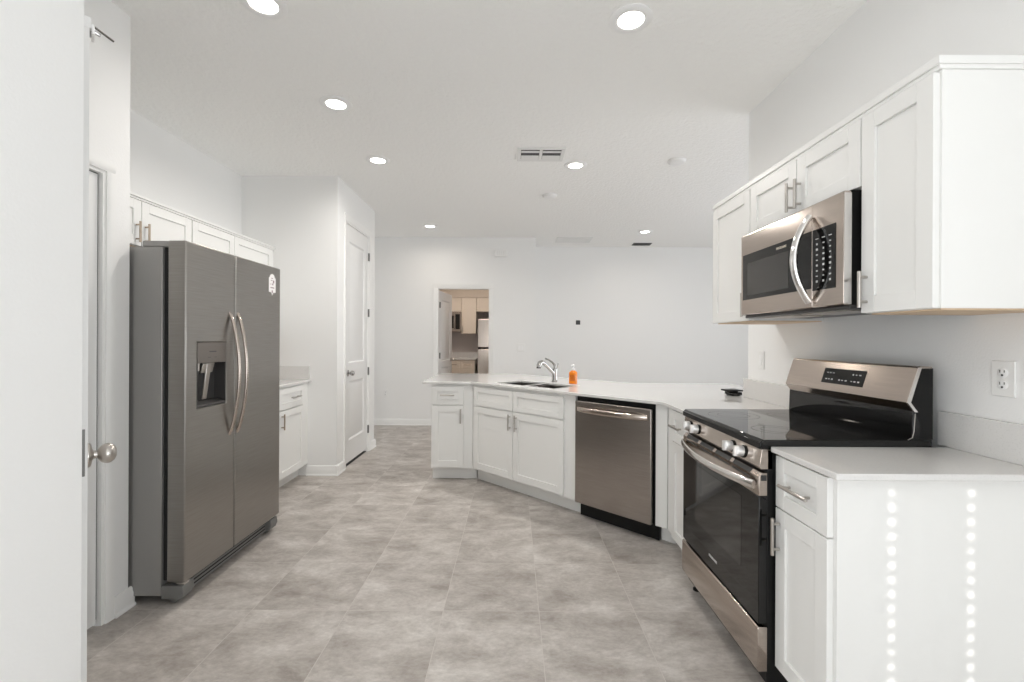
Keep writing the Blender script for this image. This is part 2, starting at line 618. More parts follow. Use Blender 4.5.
# pantry door
d2 = panel_door('door_2', Mz((-1.687, 4.622, 0), R(90)), 0.693, 2.468, 0.865, mid=0.185, bottom=0.255, top=0.165, stile=0.105, zb=0.034)
b = MB(); b.box(0.0, 0.693, 0.006, 0.075, 0.0, 0.006); b.build('door_gap_shade', 'gap_dark', d2)  # shade under the door leaf, painted as a dark strip on the floor
knob_set(d2, 0.075, 0.95, sides=(-1,), m='chrome_dark', r=0.027)
for z in (2.245, 1.60, 0.93, 0.26):
    hinge(d2, 0.702, z, y=-0.012)
ds = MB()
ds.tube([(0.702, -0.014, 1.652), (0.73, -0.05, 1.652)], 0.004, 8)
ds.tube([(0.73, -0.05, 1.652), (0.734, -0.056, 1.652)], 0.008, 10)
ds.build('hinge_stop', 'plastic_white', d2)
# ajar door with its latch edge to the camera
P0 = Vector((-1.083, 1.172)); dirv = Vector((-0.678, 0.735)).normalized()
ang = math.atan2(dirv.y, dirv.x)
# local x runs from the latch edge to the hinge edge; the face with y = 0 looks to the upper right of the plan
d3 = panel_door('door_3', Matrix.Translation((P0.x, P0.y, 0)) @ Matrix.Rotation(ang, 4, 'Z'), 0.735, 2.088, 0.86)
knob_set(d3, 0.058, 0.987, r=0.0270, proj=0.86)
lp = MB(); lp.box(-0.0012, 0.001, 0.005, 0.030, 0.945, 1.065)
lp.box(-0.006, 0.0, 0.011, 0.024, 0.983, 1.008)
lp.build('latch_plate', 'hinge_grey', d3, bevel=0.001)
# door in the far doorway, swung into the other room
d4 = panel_door('door_4', Mz((-1.136, YB + 0.125, 0), R(83)), 0.75, 2.05, 0.86)
knob_set(d4, 0.69, 0.96)
for z in (1.83, 1.05, 0.25):
    hinge(d4, 0.0, z, y=-0.008)

# little hook over the top of the ajar door
hk = thing('door_hook', 'small white hook block with dark metal prongs over the ajar door at far left', 'hook', (-1.083, 1.172, 2.088), ang)
b = MB(); b.box(0.0, 0.055, -0.004, 0.039, 0.0, 0.028); b.box(0.005, 0.05, -0.010, -0.0035, -0.012, 0.014)
b.box(0.005, 0.05, 0.0385, 0.043, -0.03, 0.012)
b.build('bracket', 'plastic_white', hk, bevel=0.002)
b = MB()
Mi = Matrix.Rotation(-ang, 4, 'Z')
def loc3(x, y, z):
    v = Mi @ Vector((x + 1.083, y - 1.172, 0)); return (v.x, v.y, z - 2.088)
b.tube([loc3(-1.110, 1.192, 2.106), loc3(-1.1027, 1.200, 2.1125), loc3(-1.1027, 1.264, 2.1125)], 0.0032, 10)
b.tube([loc3(-1.106, 1.180, 2.097), loc3(-1.090, 1.192, 2.090), loc3(-1.0830, 1.203, 2.087)], [0.0035, 0.0045, 0.004], 10)
b.build('prong', 'chrome_dark', hk)


# ------------------------------------------------------------------ cabinets
def shaker(name, x0, x1, z0, z1, parent, m='cabinet_white', fr=0.057, t=0.020):
    """front with a recessed panel; front face at y = -t"""
    c = MB()
    f = min(fr, (x1 - x0) * 0.32, (z1 - z0) * 0.33)
    c.box(x0, x0 + f, -t, 0, z0, z1); c.box(x1 - f, x1, -t, 0, z0, z1)
    c.box(x0 + f, x1 - f, -t, 0, z0, z0 + f); c.box(x0 + f, x1 - f, -t, 0, z1 - f, z1)
    c.box(x0 + f, x1 - f, -t + 0.009, -0.002, z0 + f, z1 - f)
    return c.build(name, m, parent, bevel=0.0015)


def pull(parent, x, z, ln=0.132, vertical=True, t=0.020, m='nickel', r=0.0062):
    c = MB()
    y = -t - 0.026
    if vertical:
        c.tube([(x, y, z - ln / 2), (x, y, z + ln / 2)], r, 12)
        for s in (-1, 1):
            c.tube([(x, -t + 0.0005, z + s * ln * 0.34), (x, y, z + s * ln * 0.34)], r * 0.8, 10)
    else:
        c.tube([(x - ln / 2, y, z), (x + ln / 2, y, z)], r, 12)
        for s in (-1, 1):
            c.tube([(x + s * ln * 0.34, -t + 0.0005, z), (x + s * ln * 0.34, y, z)], r * 0.8, 10)
    return c.build('handle', m, parent)


def base_cabinet(name, label, loc, rz, w, d=0.58, toe=0.085, filler=(0, 0), toe_ends=(0, 0)):
    root = thing(name, label, 'cabinet', (*loc, 0), rz)
    c = MB()
    x0, x1 = -filler[0], w + filler[1]
    c.box(x0, x1, 0.0, 0.018, 0.115, 0.893)              # face
    c.box(x0, x0 + 0.018, 0.018, d, 0.115, 0.893)
    c.box(x1 - 0.018, x1, 0.018, d, 0.115, 0.893)
    c.box(x0 + 0.018, x1 - 0.018, 0.018, d, 0.115, 0.133)
    c.box(x0 + 0.018, x1 - 0.018, d - 0.012, d, 0.133, 0.893)
    c.build('body', 'cabinet_white', root)
    k = MB()
    k.box(x0 + toe_ends[0], x1 + toe_ends[1], toe, toe + 0.018, 0.0, 0.115)
    k.build('toe_kick', 'cabinet_white', root)
    return root


def end_panel(root, x0, x1, d, toe=0.085):
    p = MB()
    p.prism([(0.0, 0.115), (0.0, 0.893), (d, 0.893), (d, 0.0), (toe, 0.0), (toe, 0.115)], x0, x1, 'x')
    return p.build('end_panel', 'cabinet_white', root)


XF = 0.973          # carcass face of the right-hand run
# near cabinet, right foreground
NB = base_cabinet('base_cabinet', 'white base cabinet with drawer and door at the right foreground end of the counter', (XF, 1.670), R(-90), 0.281, d=0.62)
dr = shaker('drawer', 0.004, 0.277, 0.702, 0.884, NB, fr=0.05); pull(dr, 0.140, 0.793, 0.15, False)
do = shaker('door', 0.004, 0.277, 0.122, 0.697, NB); pull(do, 0.004 + 0.026, 0.600)
end_panel(NB, 0.281, 0.292, 0.62)
# small cabinet between range and corner
SB = base_cabinet('base_cabinet', 'narrow white base cabinet squeezed between the range and the dishwasher corner', (XF, 2.875), R(-90), 0.438, d=0.58)
dr = shaker('drawer', 0.115, 0.432, 0.702, 0.884, SB, fr=0.05); pull(dr, 0.215, 0.793, 0.15, False)
do = shaker('door', 0.115, 0.432, 0.122, 0.697, SB); pull(do, 0.40, 0.600)
# peninsula: short straight end
YA = 4.225
AB = base_cabinet('base_cabinet', 'narrow white base cabinet closing the left end of the peninsula', (-0.749, YA), 0, 0.304, d=0.56, filler=(0, 0.078), toe_ends=(0.0, 0.032))
dr = shaker('drawer', 0.010, 0.297, 0.704, 0.868, AB, fr=0.045); pull(dr, 0.150, 0.790, 0.13, False)
do = shaker('door', 0.010, 0.297, 0.132, 0.692, AB); pull(do, 0.272, 0.600)
# peninsula: angled sink base
A0 = (-0.367, 4.222)
SK = base_cabinet('sink_cabinet', 'wide white sink base cabinet with two doors in the angled peninsula', A0, R(-45), 1.075, d=0.56, filler=(-0.004, 0.098), toe_ends=(-0.034, 0.0))
for x0, x1 in ((0.036, 0.533), (0.541, 1.072)):
    shaker('drawer_front', x0, x1, 0.704, 0.868, SK, fr=0.045)
do = shaker('door', 0.036, 0.534, 0.132, 0.692, SK); pull(do, 0.506, 0.608)
do = shaker('door', 0.540, 1.072, 0.132, 0.692, SK); pull(do, 0.582, 0.608)

# corner filler post right of the dishwasher
fl = thing('filler_panel', 'plain white filler post between dishwasher and the narrow base cabinet', 'cabinet panel', (*A0, 0), R(-45))
b = MB(); b.box(1.812, 1.890, 0.0, 0.018, 0.115, 0.893); b.box(1.812, 1.830, 0.018, 0.40, 0.115, 0.893); b.build('panel', 'cabinet_white', fl)
b = MB(); b.box(1.812, 1.905, 0.085, 0.103, 0.0, 0.115); b.build('toe_kick', 'cabinet_white', fl)

# left base cabinet beyond the fridge
LB = base_cabinet('base_cabinet', 'white base cabinet with drawer and door between fridge and pantry wall', (-1.950, 3.790), R(90), 0.48, d=0.62, filler=(0, 0.102))
dr = shaker('drawer', 0.006, 0.462, 0.700, 0.876, LB, fr=0.05); pull(dr, 0.275, 0.785, 0.16, False)
do = shaker('door', 0.006, 0.462, 0.122, 0.688, LB); pull(do, 0.050, 0.600, m='nickel_warm')

# ------------------------------------------------------------------ worktops
CT0, CT1 = 0.894, 0.914


def worktop(name, label, outer, hole=None):
    root = thing(name, label, 'countertop', (outer[0][0], outer[0][1], CT0))
    ox, oy = outer[0]
    bm = bmesh.new()
    def loop(pts):
        vs = [bm.verts.new((p[0] - ox, p[1] - oy, CT1 - CT0)) for p in pts]
        return [bm.edges.new((vs[i], vs[(i + 1) % len(vs)])) for i in range(len(vs))]
    ed = loop(outer)
    if hole:
        ed += loop(hole)
    bmesh.ops.triangle_fill(bm, edges=ed, use_beauty=True, use_dissolve=False)
    g = bmesh.ops.extrude_face_region(bm, geom=bm.faces[:])
    bmesh.ops.translate(bm, verts=[e for e in g['geom'] if isinstance(e, bmesh.types.BMVert)], vec=(0, 0, -(CT1 - CT0)))
    c = MB(); c.bm.free(); c.bm = bm
    c.build('slab', 'quartz', root, bevel=0.003)
    return root, ox, oy


def L45(s, y):
    """point of the angled peninsula's frame in the world"""
    q = math.sqrt(0.5)
    return (A0[0] + s * q + y * q, A0[1] - s * q + y * q)


SX0, SX1, SY0, SY1 = 0.215, 0.905, 0.072, 0.412
hole = [L45(SX0, SY0), L45(SX1, SY0), L45(SX1, SY1), L45(SX0, SY1)]
XC = 0.937
outer = [(-0.825, 4.185), (-0.385, 4.185), (XC - 0.004, 2.867), (XC, 2.860), (XC, 2.437), (WALL_R - 0.001, 2.437), (WALL_R - 0.001, 3.1325), (1.95, 3.1325),
         (1.95, 4.15), (1.07, 4.15), (0.02, 5.22), (-0.825, 5.22)]
W1, ox, oy = worktop('countertop', 'white quartz countertop with sink running round the angled peninsula', outer, hole)
b = MB(Matrix.Translation((-ox, -oy, -CT0)))
b.box(WALL_R - 0.020, WALL_R - 0.001, 2.437, 3.160, CT1, 1.040)
b.build('backsplash', 'quartz', W1, bevel=0.002)
W2, ox, oy = worktop('countertop', 'short white quartz countertop in the right foreground beside the range',
                     [(XC, 1.330), (WALL_R - 0.001, 1.330), (WALL_R - 0.001, 1.671), (XC, 1.671)])
b = MB(Matrix.Translation((-ox, -oy, -CT0)))
b.box(WALL_R - 0.020, WALL_R - 0.001, 1.330, 1.712, CT1, 1.040)
b.build('backsplash', 'quartz', W2, bevel=0.002)
W3, ox, oy = worktop('countertop', 'white quartz countertop between fridge and pantry wall on the left',
                     [(-1.918, 3.60), (-1.918, 4.374), (-2.589, 4.374), (-2.589, 3.60)])
b = MB(Matrix.Translation((-ox, -oy, -CT0)))
b.box(-2.569, -1.930, 4.354, 4.374, CT1, 1.040); b.box(-2.589, -2.569, 3.60, 4.374, CT1, 1.040)
b.build('backsplash', 'quartz', W3, bevel=0.002)

# knee wall that carries the bar side of the peninsula
b = MB()
kp = [(-0.749, YA + 0.562), (-0.14, YA + 0.562), (1.30, 3.35), (1.597, 3.35), (1.597, 3.47), (1.35, 3.47), (-0.09, YA + 0.682), (-0.749, YA + 0.682)]
b.prism(kp, 0, 0.893)
structure(b.build('wall_peninsula', 'wall_paint'))

# ------------------------------------------------------------------ sink, faucet, soap
SINK = thing('kitchen_sink', 'stainless double-bowl sink set under the peninsula countertop', 'sink', (*A0, 0.70), R(-45))
def bowl(x0, x1):
    z0, z1, t = 0.0, 0.1935, 0.004
    c = MB()
    c.box(x0, x1, SY0 - 0.01, SY1 + 0.01, z0, z0 + t)
    c.box(x0, x0 + t, SY0 - 0.01, SY1 + 0.01, z0 + t, z1); c.box(x1 - t, x1, SY0 - 0.01, SY1 + 0.01, z0 + t, z1)
    c.box(x0 + t, x1 - t, SY0 - 0.01, SY0 - 0.01 + t, z0 + t, z1); c.box(x0 + t, x1 - t, SY1 + 0.01 - t, SY1 + 0.01, z0 + t, z1)
    o = c.build('bowl', 'sink_steel', SINK)
    k = MB(); k.lathe([(0.042, 0.0), (0.042, 0.003), (0.034, 0.004), (0.028, 0.0015), (0, 0.0015)], ((x0 + x1) / 2, (SY0 + SY1) / 2, z0 + t))
    k.build('drain', 'chrome', o)
bowl(SX0 - 0.01, 0.540); bowl(0.566, SX1 + 0.01)
b = MB(); b.box(0.540, 0.566, SY0 + 0.001, SY1 - 0.001, 0.17, 0.2105); b.build('divider', 'steel_bright', SINK, bevel=0.004)

FA = thing('faucet', 'chrome pull-out faucet with lever behind the sink', 'faucet', (*L45(0.535, 0.525), CT1 + 0.001), R(-45))
b = MB()
b.lathe([(0.031, 0.0), (0.031, 0.006), (0.026, 0.011), (0.0235, 0.02), (0.0235, 0.105), (0.021, 0.118), (0.013, 0.125), (0, 0.126)])
b.build('body', 'chrome_dark', FA)
b = MB()
sp = [(0, -0.004, 0.070), (-0.005, -0.045, 0.104), (-0.010, -0.090, 0.141), (-0.014, -0.128, 0.170), (-0.017, -0.158, 0.184), (-0.019, -0.184, 0.176), (-0.020, -0.194, 0.156), (-0.020, -0.196, 0.138)]
b.tube(sp, [0.017, 0.0165, 0.016, 0.017, 0.020, 0.022, 0.023, 0.022], 16)
sprout = b.build('spout', 'chrome_dark', FA)
b = MB(); b.tube([(-0.020, -0.198, 0.140), (-0.020, -0.1985, 0.130)], 0.019, 16); b.build('spray_face', 'black_satin', sprout)
b = MB()
b.tube([(0, 0, 0.118), (0.0, -0.002, 0.150), (-0.012, -0.020, 0.178), (-0.034, -0.052, 0.203), (-0.052, -0.076, 0.214)], [0.014, 0.012, 0.009, 0.008, 0.0075], 12)
b.build('lever', 'chrome_dark', FA)
b = MB(); b.tube([(0.012, 0.012, 0.10), (0.020, 0.016, 0.135), (0.024, 0.018, 0.172)], [0.008, 0.0065, 0.005], 10); b.build('diverter', 'chrome', FA)

SO = thing('soap_bottle', 'small orange soap bottle with white pump on the peninsula counter beside the faucet', 'soap bottle', (*L45(0.765, 0.500), CT1 + 0.001), R(-30))
b = MB()
def sup(w_, d_, n=28):
    out = []
    for k in range(n):
        a = 2 * pi * k / n
        c_, s_ = cos(a), sin(a)
        out.append((w_ * math.copysign(abs(c_) ** 0.55, c_), d_ * math.copysign(abs(s_) ** 0.55, s_)))
    return out
prev = None
rings = []
for w_, d_, z in ((0.032, 0.019, 0.0), (0.036, 0.022, 0.004), (0.036, 0.022, 0.085), (0.035, 0.021, 0.098), (0.028, 0.017, 0.108), (0.016, 0.014, 0.114), (0.0135, 0.0135, 0.118)):
    rings.append([b._v((x, y, z)) for x, y in sup(w_, d_)])
for a_, c_ in zip(rings, rings[1:]):
    for k in range(len(a_)):
        j = (k + 1) % len(a_)
        b.bm.faces.new([a_[k], a_[j], c_[j], c_[k]])
b.bm.faces.new(rings[0][::-1]); b.bm.faces.new(rings[-1])
b.build('bottle', 'soap', SO)
b = MB(); b.box(-0.022, 0.022, -0.0232, -0.0205, 0.028, 0.080); b.build('label', 'soap_label', SO, bevel=0.001)
b = MB(); b.lathe([(0.015, 0.118), (0.015, 0.134), (0.007, 0.136), (0.0055, 0.15), (0.013, 0.152), (0.013, 0.166), (0.009, 0.170), (0, 0.170)])
b.tube([(0, -0.004, 0.161), (-0.01, -0.035, 0.158)], 0.0055, 10)
b.build('pump', 'plastic_white', SO)

BD = thing('black_case', 'small flat black case lying on the counter at the far end of the backsplash', 'case', (1.545, 3.215, CT1 + 0.001), R(8))
b = MB(); b.prism([(-0.035, -0.03), (0.045, -0.03), (0.045, 0.06), (-0.035, 0.06)], 0.004, 0.026); b.build('base', 'black_gloss', BD, bevel=0.006, seg=3)
b = MB(); b.prism([(-0.068, -0.025), (0.045, -0.045), (0.045, 0.07), (-0.068, 0.05)], 0.032, 0.042); b.build('lid', 'black_satin', BD, bevel=0.003)
b = MB(); b.box(-0.025, 0.035, -0.02, 0.05, 0.0, 0.004); b.box(-0.015, 0.03, 0.0, 0.04, 0.026, 0.032); b.build('foot', 'black_satin', BD)

# ------------------------------------------------------------------ dishwasher
DW = thing('dishwasher', 'stainless dishwasher with bar handle in the angled peninsula', 'dishwasher', (*A0, 0), R(-45))
D0, D1 = 1.192, 1.797
b = MB(); b.box(D0 - 0.010, D1 + 0.010, 0.010, 0.54, 0.112, 0.886); b.build('tub', 'black_satin', DW)
b = MB(); b.box(D0 - 0.012, D1 + 0.012, 0.058, 0.08, 0.0, 0.108); b.build('toe_panel', 'black_satin', DW)
b = MB(); b.box(D0, D1, -0.032, 0.0, 0.118, 0.858); b.build('door', 'stainless', DW, bevel=0.006, seg=3)
b = MB()
hp = []
for k in range(15):
    t = k / 14
    hp.append((D0 + 0.028 + t * (D1 - D0 - 0.056), -0.034 - 0.034 * min(1.0, 4.5 * min(t, 1 - t)) ** 0.6 - 0.010 * sin(pi * t), 0.800))
b.tube(hp, 0.012, 14, flat=(0.019, 0.008, (0, -1, 0)))
b.build('handle', 'stainless_warm', DW)

# ------------------------------------------------------------------ range
RG = thing('range', 'stainless electric range with black glass cooktop between the right-hand base cabinets', 'range', (0.900, 2.432, 0), R(-90))
RW = 0.757
b = MB()
b.box(0.004, RW - 0.004, 0.030, 0.630, 0.045, 0.900)
b.build('body', 'black_satin', RG, bevel=0.002)
for x in (0.04, RW - 0.04):
    for y in (0.06, 0.58):
        b = MB(); b.lathe([(0.018, 0.0), (0.018, 0.01), (0.009, 0.014), (0.009, 0.048)], (x, y, 0), n=16)
        b.build('foot', 'black_satin', RG)
b = MB(); b.prism([(0.0, 0.903), (0.0, 0.925), (0.012, 0.937), (0.575, 0.937), (0.575, 0.903)], 0.0, RW, 'x')
ck = b.build('cooktop', 'black_glass', RG, bevel=0.003)
b = MB(); b.box(0.001, RW - 0.001, -0.0015, 0.004, 0.904, 0.925); b.build('front_edge', 'black_satin', ck)
b = MB()
for cx_, cy_, r0 in ((0.20, 0.17, 0.115), (0.56, 0.17, 0.09), (0.20, 0.42, 0.078), (0.56, 0.42, 0.105), (0.38, 0.46, 0.05)):
    for rr in (r0, r0 * 0.62):
        n = 48
        vi = [b._v((cx_ + (rr - 0.0018) * cos(2 * pi * k / n), cy_ + (rr - 0.0018) * sin(2 * pi * k / n), 0.9374)) for k in range(n)]
        vo = [b._v((cx_ + rr * cos(2 * pi * k / n), cy_ + rr * sin(2 * pi * k / n), 0.9374)) for k in range(n)]
        for k in range(n):
            b.bm.faces.new([vi[k], vo[k], vo[(k + 1) % n], vi[(k + 1) % n]])
b.build('burner_marking', 'burner_grey', ck)
b = MB(); b.prism([(0.006, 0.828), (0.000, 0.836), (0.010, 0.9025), (0.05, 0.9025), (0.05, 0.828)], 0.004, RW - 0.004, 'x')
cp = b.build('control_panel', 'stainless_warm', RG, bevel=0.002)
for yw in (2.345, 2.243, 1.893, 1.800):
    x = 2.432 - yw
    k = MB()
    k.lathe([(0.024, 0.0), (0.024, 0.006), (0.021, 0.008)], (x, 0.006, 0.865), (0, -1, 0.12), 24)
    kb = k.build('knob', 'black_satin', RG)
    k = MB()
    k.lathe([(0.0205, 0.008), (0.020, 0.026), (0.018, 0.031), (0, 0.032)], (x, 0.006, 0.865), (0, -1, 0.12), 24)
    k.box(x - 0.006, x + 0.006, -0.036, -0.020, 0.848, 0.887)
    k.build('knob_cap', 'knob_silver', kb)
# oven door: black glass below, stainless vented band above
b = MB(); b.box(0.006, RW - 0.006, 0.0, 0.032, 0.262, 0.730); od = b.build('oven_door', 'black_glass', RG, bevel=0.003)
b = MB(); b.prism([(0.0, 0.730), (0.0, 0.800), (0.012, 0.815), (0.034, 0.815), (0.034, 0.730)], 0.006, RW - 0.006, 'x')
b.build('top_band', 'stainless_warm', od, bevel=0.002)
b = MB()
for k in range(4):
    x0 = 0.05 + k * 0.166
    b.prism([(-0.0008, 0.7995), (0.0105, 0.8140), (0.012, 0.8122), (0.0014, 0.7985)], x0, x0 + 0.140, 'x')
for k in range(4):
    x0 = 0.05 + k * 0.166
    b.box(x0, x0 + 0.14, -0.0008, 0.002, 0.780, 0.787)
b.build('vent_slot', 'slot_dark', od)
b = MB(); b.box(0.165, 0.622, -0.0008, 0.004, 0.412, 0.690); b.build('window', 'oven_window', od)
b = MB()
b.box(RW - 0.0062, RW - 0.0050, 0.008, 0.028, 0.786, 0.806)
b.build('vent_mark', 'slot_dark', od)
b = MB()
hp = []
for k in range(21):
    t = k / 20
    hp.append((0.022 + t * (RW - 0.044), -0.010 - 0.048 * sin(pi * t) ** 0.75, 0.768 - 0.004 * sin(pi * t)))
b.tube(hp, 0.012, 16, flat=(0.0165, 0.009, (0, -1, 0)))
b.build('handle', 'steel_bright', od)
text_part('FRIGIDAIRE', 'lettering', 0.016, 'marking', od, Matrix.Translation((0.37, -0.0008, 0.320)) @ Matrix.Rotation(R(90), 4, 'X'))
b = MB(); b.prism([(0.0, 0.088), (-0.004, 0.10), (-0.004, 0.245), (0.0, 0.252), (0.034, 0.252), (0.034, 0.088)], 0.004, RW - 0.004, 'x')
b.build('storage_drawer', 'stainless_warm', RG, bevel=0.003)
# backguard
b = MB(); b.prism([(0.556, 0.930), (0.560, 1.045), (0.630, 1.045), (0.630, 0.900), (0.575, 0.900)], 0.002, RW - 0.002, 'x'); b.build('riser', 'black_gloss', RG, bevel=0.004)
bgp = [(0.563, 1.040), (0.537, 1.074), (0.578, 1.203), (0.586, 1.208), (0.632, 1.206), (0.632, 1.040)]
b = MB(); b.prism(bgp, 0.004, RW - 0.004, 'x'); bg = b.build('backguard', 'stainless_warm', RG, bevel=0.003)
for x0, x1 in ((RW - 0.0042, RW - 0.001), (0.001, 0.0042)):
    b = MB(); b.prism([(0.585, 1.00), (0.562, 1.046), (0.545, 1.076), (0.584, 1.199), (0.630, 1.200), (0.630, 0.94), (0.585, 0.94)], x0, x1, 'x')
    b.build('side_cap', 'black_satin', RG)
b = MB(); b.prism([(0.537, 1.074), (0.578, 1.203), (0.588, 1.203), (0.549, 1.075), (0.575, 1.040), (0.563, 1.040)], RW - 0.004, RW + 0.001, 'x')
b.build('edge_trim', 'steel_bright', bg)
b = MB(); b.tube([(RW - 0.001, 0.540, 0.9390), (RW - 0.001, 0.556, 0.947), (RW - 0.001, 0.562, 0.97), (RW - 0.001, 0.566, 1.035)], 0.0014, 8)
b.build('corner_trim', 'nickel', RG)
# slanted frame of the backguard face: u along x, v up the slope
th = math.atan2(0.578 - 0.537, 1.203 - 1.074)
MS = Matrix.Translation((0, 0.537, 1.074)) @ Matrix.Rotation(-th, 4, 'X')
b = MB(MS); b.box(0.272, 0.525, -0.0015, 0.002, 0.034, 0.104); dp = b.build('display', 'black_glass', bg)
b = MB(MS)
rng = random.Random(3)
for row, zz in ((0, 0.083), (1, 0.053)):
    for gx in (0.300, 0.318, 0.338, 0.385, 0.403, 0.425, 0.458, 0.477, 0.498):
        if row == 0 and gx in (0.385, 0.403, 0.425):
            continue
        wv, hv = rng.uniform(0.003, 0.006), rng.uniform(0.003, 0.0055)
        b.box(gx - wv, gx + wv, -0.0024, -0.0012, zz - hv * 0.6, zz + hv * 0.6)
b.build('button_marking', 'marking', dp)

# ------------------------------------------------------------------ upper cabinets, right
XU = 1.235


def upper(name, label, loc, rz, w, d, z0, z1, doors, m='cabinet_white', under=True, top_extra=0.0, hm='nickel'):
    root = thing(name, label, 'cabinet', (*loc, z0), rz)
    h = z1 - z0
    c = MB(); c.box(0, w, 0, d, 0.003, h + top_extra); c.build('body', m, root)
    if under:
        c = MB(); c.box(0.012, w - 0.012, 0.012, d - 0.004, -0.002, 0.004); c.build('bottom_panel', 'cabinet_underside', root)
    for x0, x1, hx in doors:
        do = shaker('door', x0, x1, 0.004, h - 0.005, root, m=m)
        if hx is not None:
            pull(do, hx, 0.084, 0.125, m=hm)
    return root


DU = WALL_R - XU - 0.001
upper('wall_cabinet', 'tall white wall cabinet in the right foreground, nearest to the camera', (XU, 1.612), R(-90), 0.284, DU, 1.392, 2.084, [(0.004, 0.278, 0.030)])
upper('wall_cabinet', 'short white two-door wall cabinet directly above the microwave', (XU, 2.366), R(-90), 0.753, DU, 1.838, 2.084, [(0.004, 0.384, 0.358), (0.390, 0.749, 0.416)])
upper('wall_cabinet', 'white wall cabinet left of the microwave, at the end of the right wall', (XU, 2.812), R(-90), 0.444, DU, 1.400, 2.084, [(0.008, 0.440, 0.412)])
b = MB()
b.box(XU - 0.010, WALL_R - 0.001, 1.324, 2.818, 2.085, 2.098); b.box(XU - 0.016, WALL_R - 0.001, 1.320, 2.822, 2.098, 2.122)
structure(b.build('trim_4', 'cabinet_white', bevel=0.002))

# ------------------------------------------------------------------ microwave
MW = thing('microwave', 'stainless over-the-range microwave with curved handle under the wall cabinets', 'microwave', (1.170, 2.364, 1.415), R(-90))
MWW, MH = 0.733, 0.440
b = MB(); b.box(0.004, MWW - 0.004, 0.028, 0.428, 0.004, MH - 0.019); b.build('body', 'black_satin', MW)
b = MB(); b.box(0.0, MWW, 0.022, 0.36, -0.002, 0.0115); bt = b.build('base', 'dark_recess', MW, bevel=0.003)
b = MB(); b.box(0.06, 0.33, 0.06, 0.20, -0.006, -0.001); b.box(0.40, 0.67, 0.06, 0.20, -0.006, -0.001); b.build('filter', 'nickel', bt)
b = MB(); b.prism([(0.0, 0.016), (0.004, 0.012), (0.028, 0.012), (0.028, MH - 0.022), (0.004, MH - 0.022), (0.0, MH - 0.030)], 0.0, 0.560, 'x')
md = b.build('door', 'stainless_warm', MW, bevel=0.004)
b = MB(); b.prism([(0.0, 0.016), (0.004, 0.012), (0.028, 0.012), (0.028, MH - 0.022), (0.004, MH - 0.022), (0.0, MH - 0.030)], 0.562, MWW, 'x')
mc = b.build('control_panel', 'stainless_warm', MW, bevel=0.004)
b = MB(); b.box(MWW - 0.001, MWW + 0.0012, 0.002, 0.028, 0.014, MH - 0.030); b.build('side_trim', 'steel_bright', mc)
b = MB(); b.box(0.020, 0.558, -0.0012, 0.003, 0.088, 0.314); mg = b.build('glass', 'black_glass', md)
b = MB(); b.box(0.066, 0.410, -0.0024, 0.0, 0.108, 0.268); b.build('window', 'microwave_window', mg)
b = MB(); b.box(0.564, 0.694, -0.0012, 0.003, 0.078, 0.314); kp_ = b.build('keypad', 'black_glass', mc)
b = MB()
for i in range(9):
    for j in range(3):
        cx_, cz_ = 0.592 + j * 0.037, 0.112 + i * 0.0205
        wv = 0.008 if i == 8 else rng.uniform(0.003, 0.0055)
        hv = 0.0016 if i == 8 else rng.uniform(0.0018, 0.004)
        b.box(cx_ - wv, cx_ + wv, -0.0022, -0.001, cz_ - hv, cz_ + hv)
b.build('button_marking', 'marking', kp_)
b = MB()
hp = []
for k in range(25):
    t = k / 24
    hp.append((0.556, -0.008 - 0.062 * sin(pi * t) ** 0.85, 0.036 + t * 0.335))
b.tube(hp, 0.012, 16, flat=(0.017, 0.012, (0, -1, 0)))
b.build('handle', 'chrome', md)
text_part('FRIGIDAIRE', 'lettering', 0.015, 'marking_warm', md, Matrix.Translation((0.355, -0.0016, 0.291)) @ Matrix.Rotation(R(90), 4, 'X'))

# ------------------------------------------------------------------ fridge
FR = thing('refrigerator', 'stainless side-by-side refrigerator with water dispenser against the left wall', 'refrigerator', (-1.585, 2.226, 0), R(90))
FW = 0.902
b = MB(); b.box(0.004, FW - 0.004, 0.117, 0.90, 0.045, 1.742); b.build('case', 'fridge_case', FR, bevel=0.004)
b = MB(); b.box(0.02, FW - 0.02, 0.088, 0.117, 0.115, 1.74); b.build('gasket', 'gap_dark', FR)
for x0, x1 in ((0.010, 0.10), (FW - 0.10, FW - 0.01)):
    b = MB(); b.box(x0, x1, 0.03, 0.22, 1.742, 1.772); b.build('hinge_cover', 'fridge_case', FR, bevel=0.005)


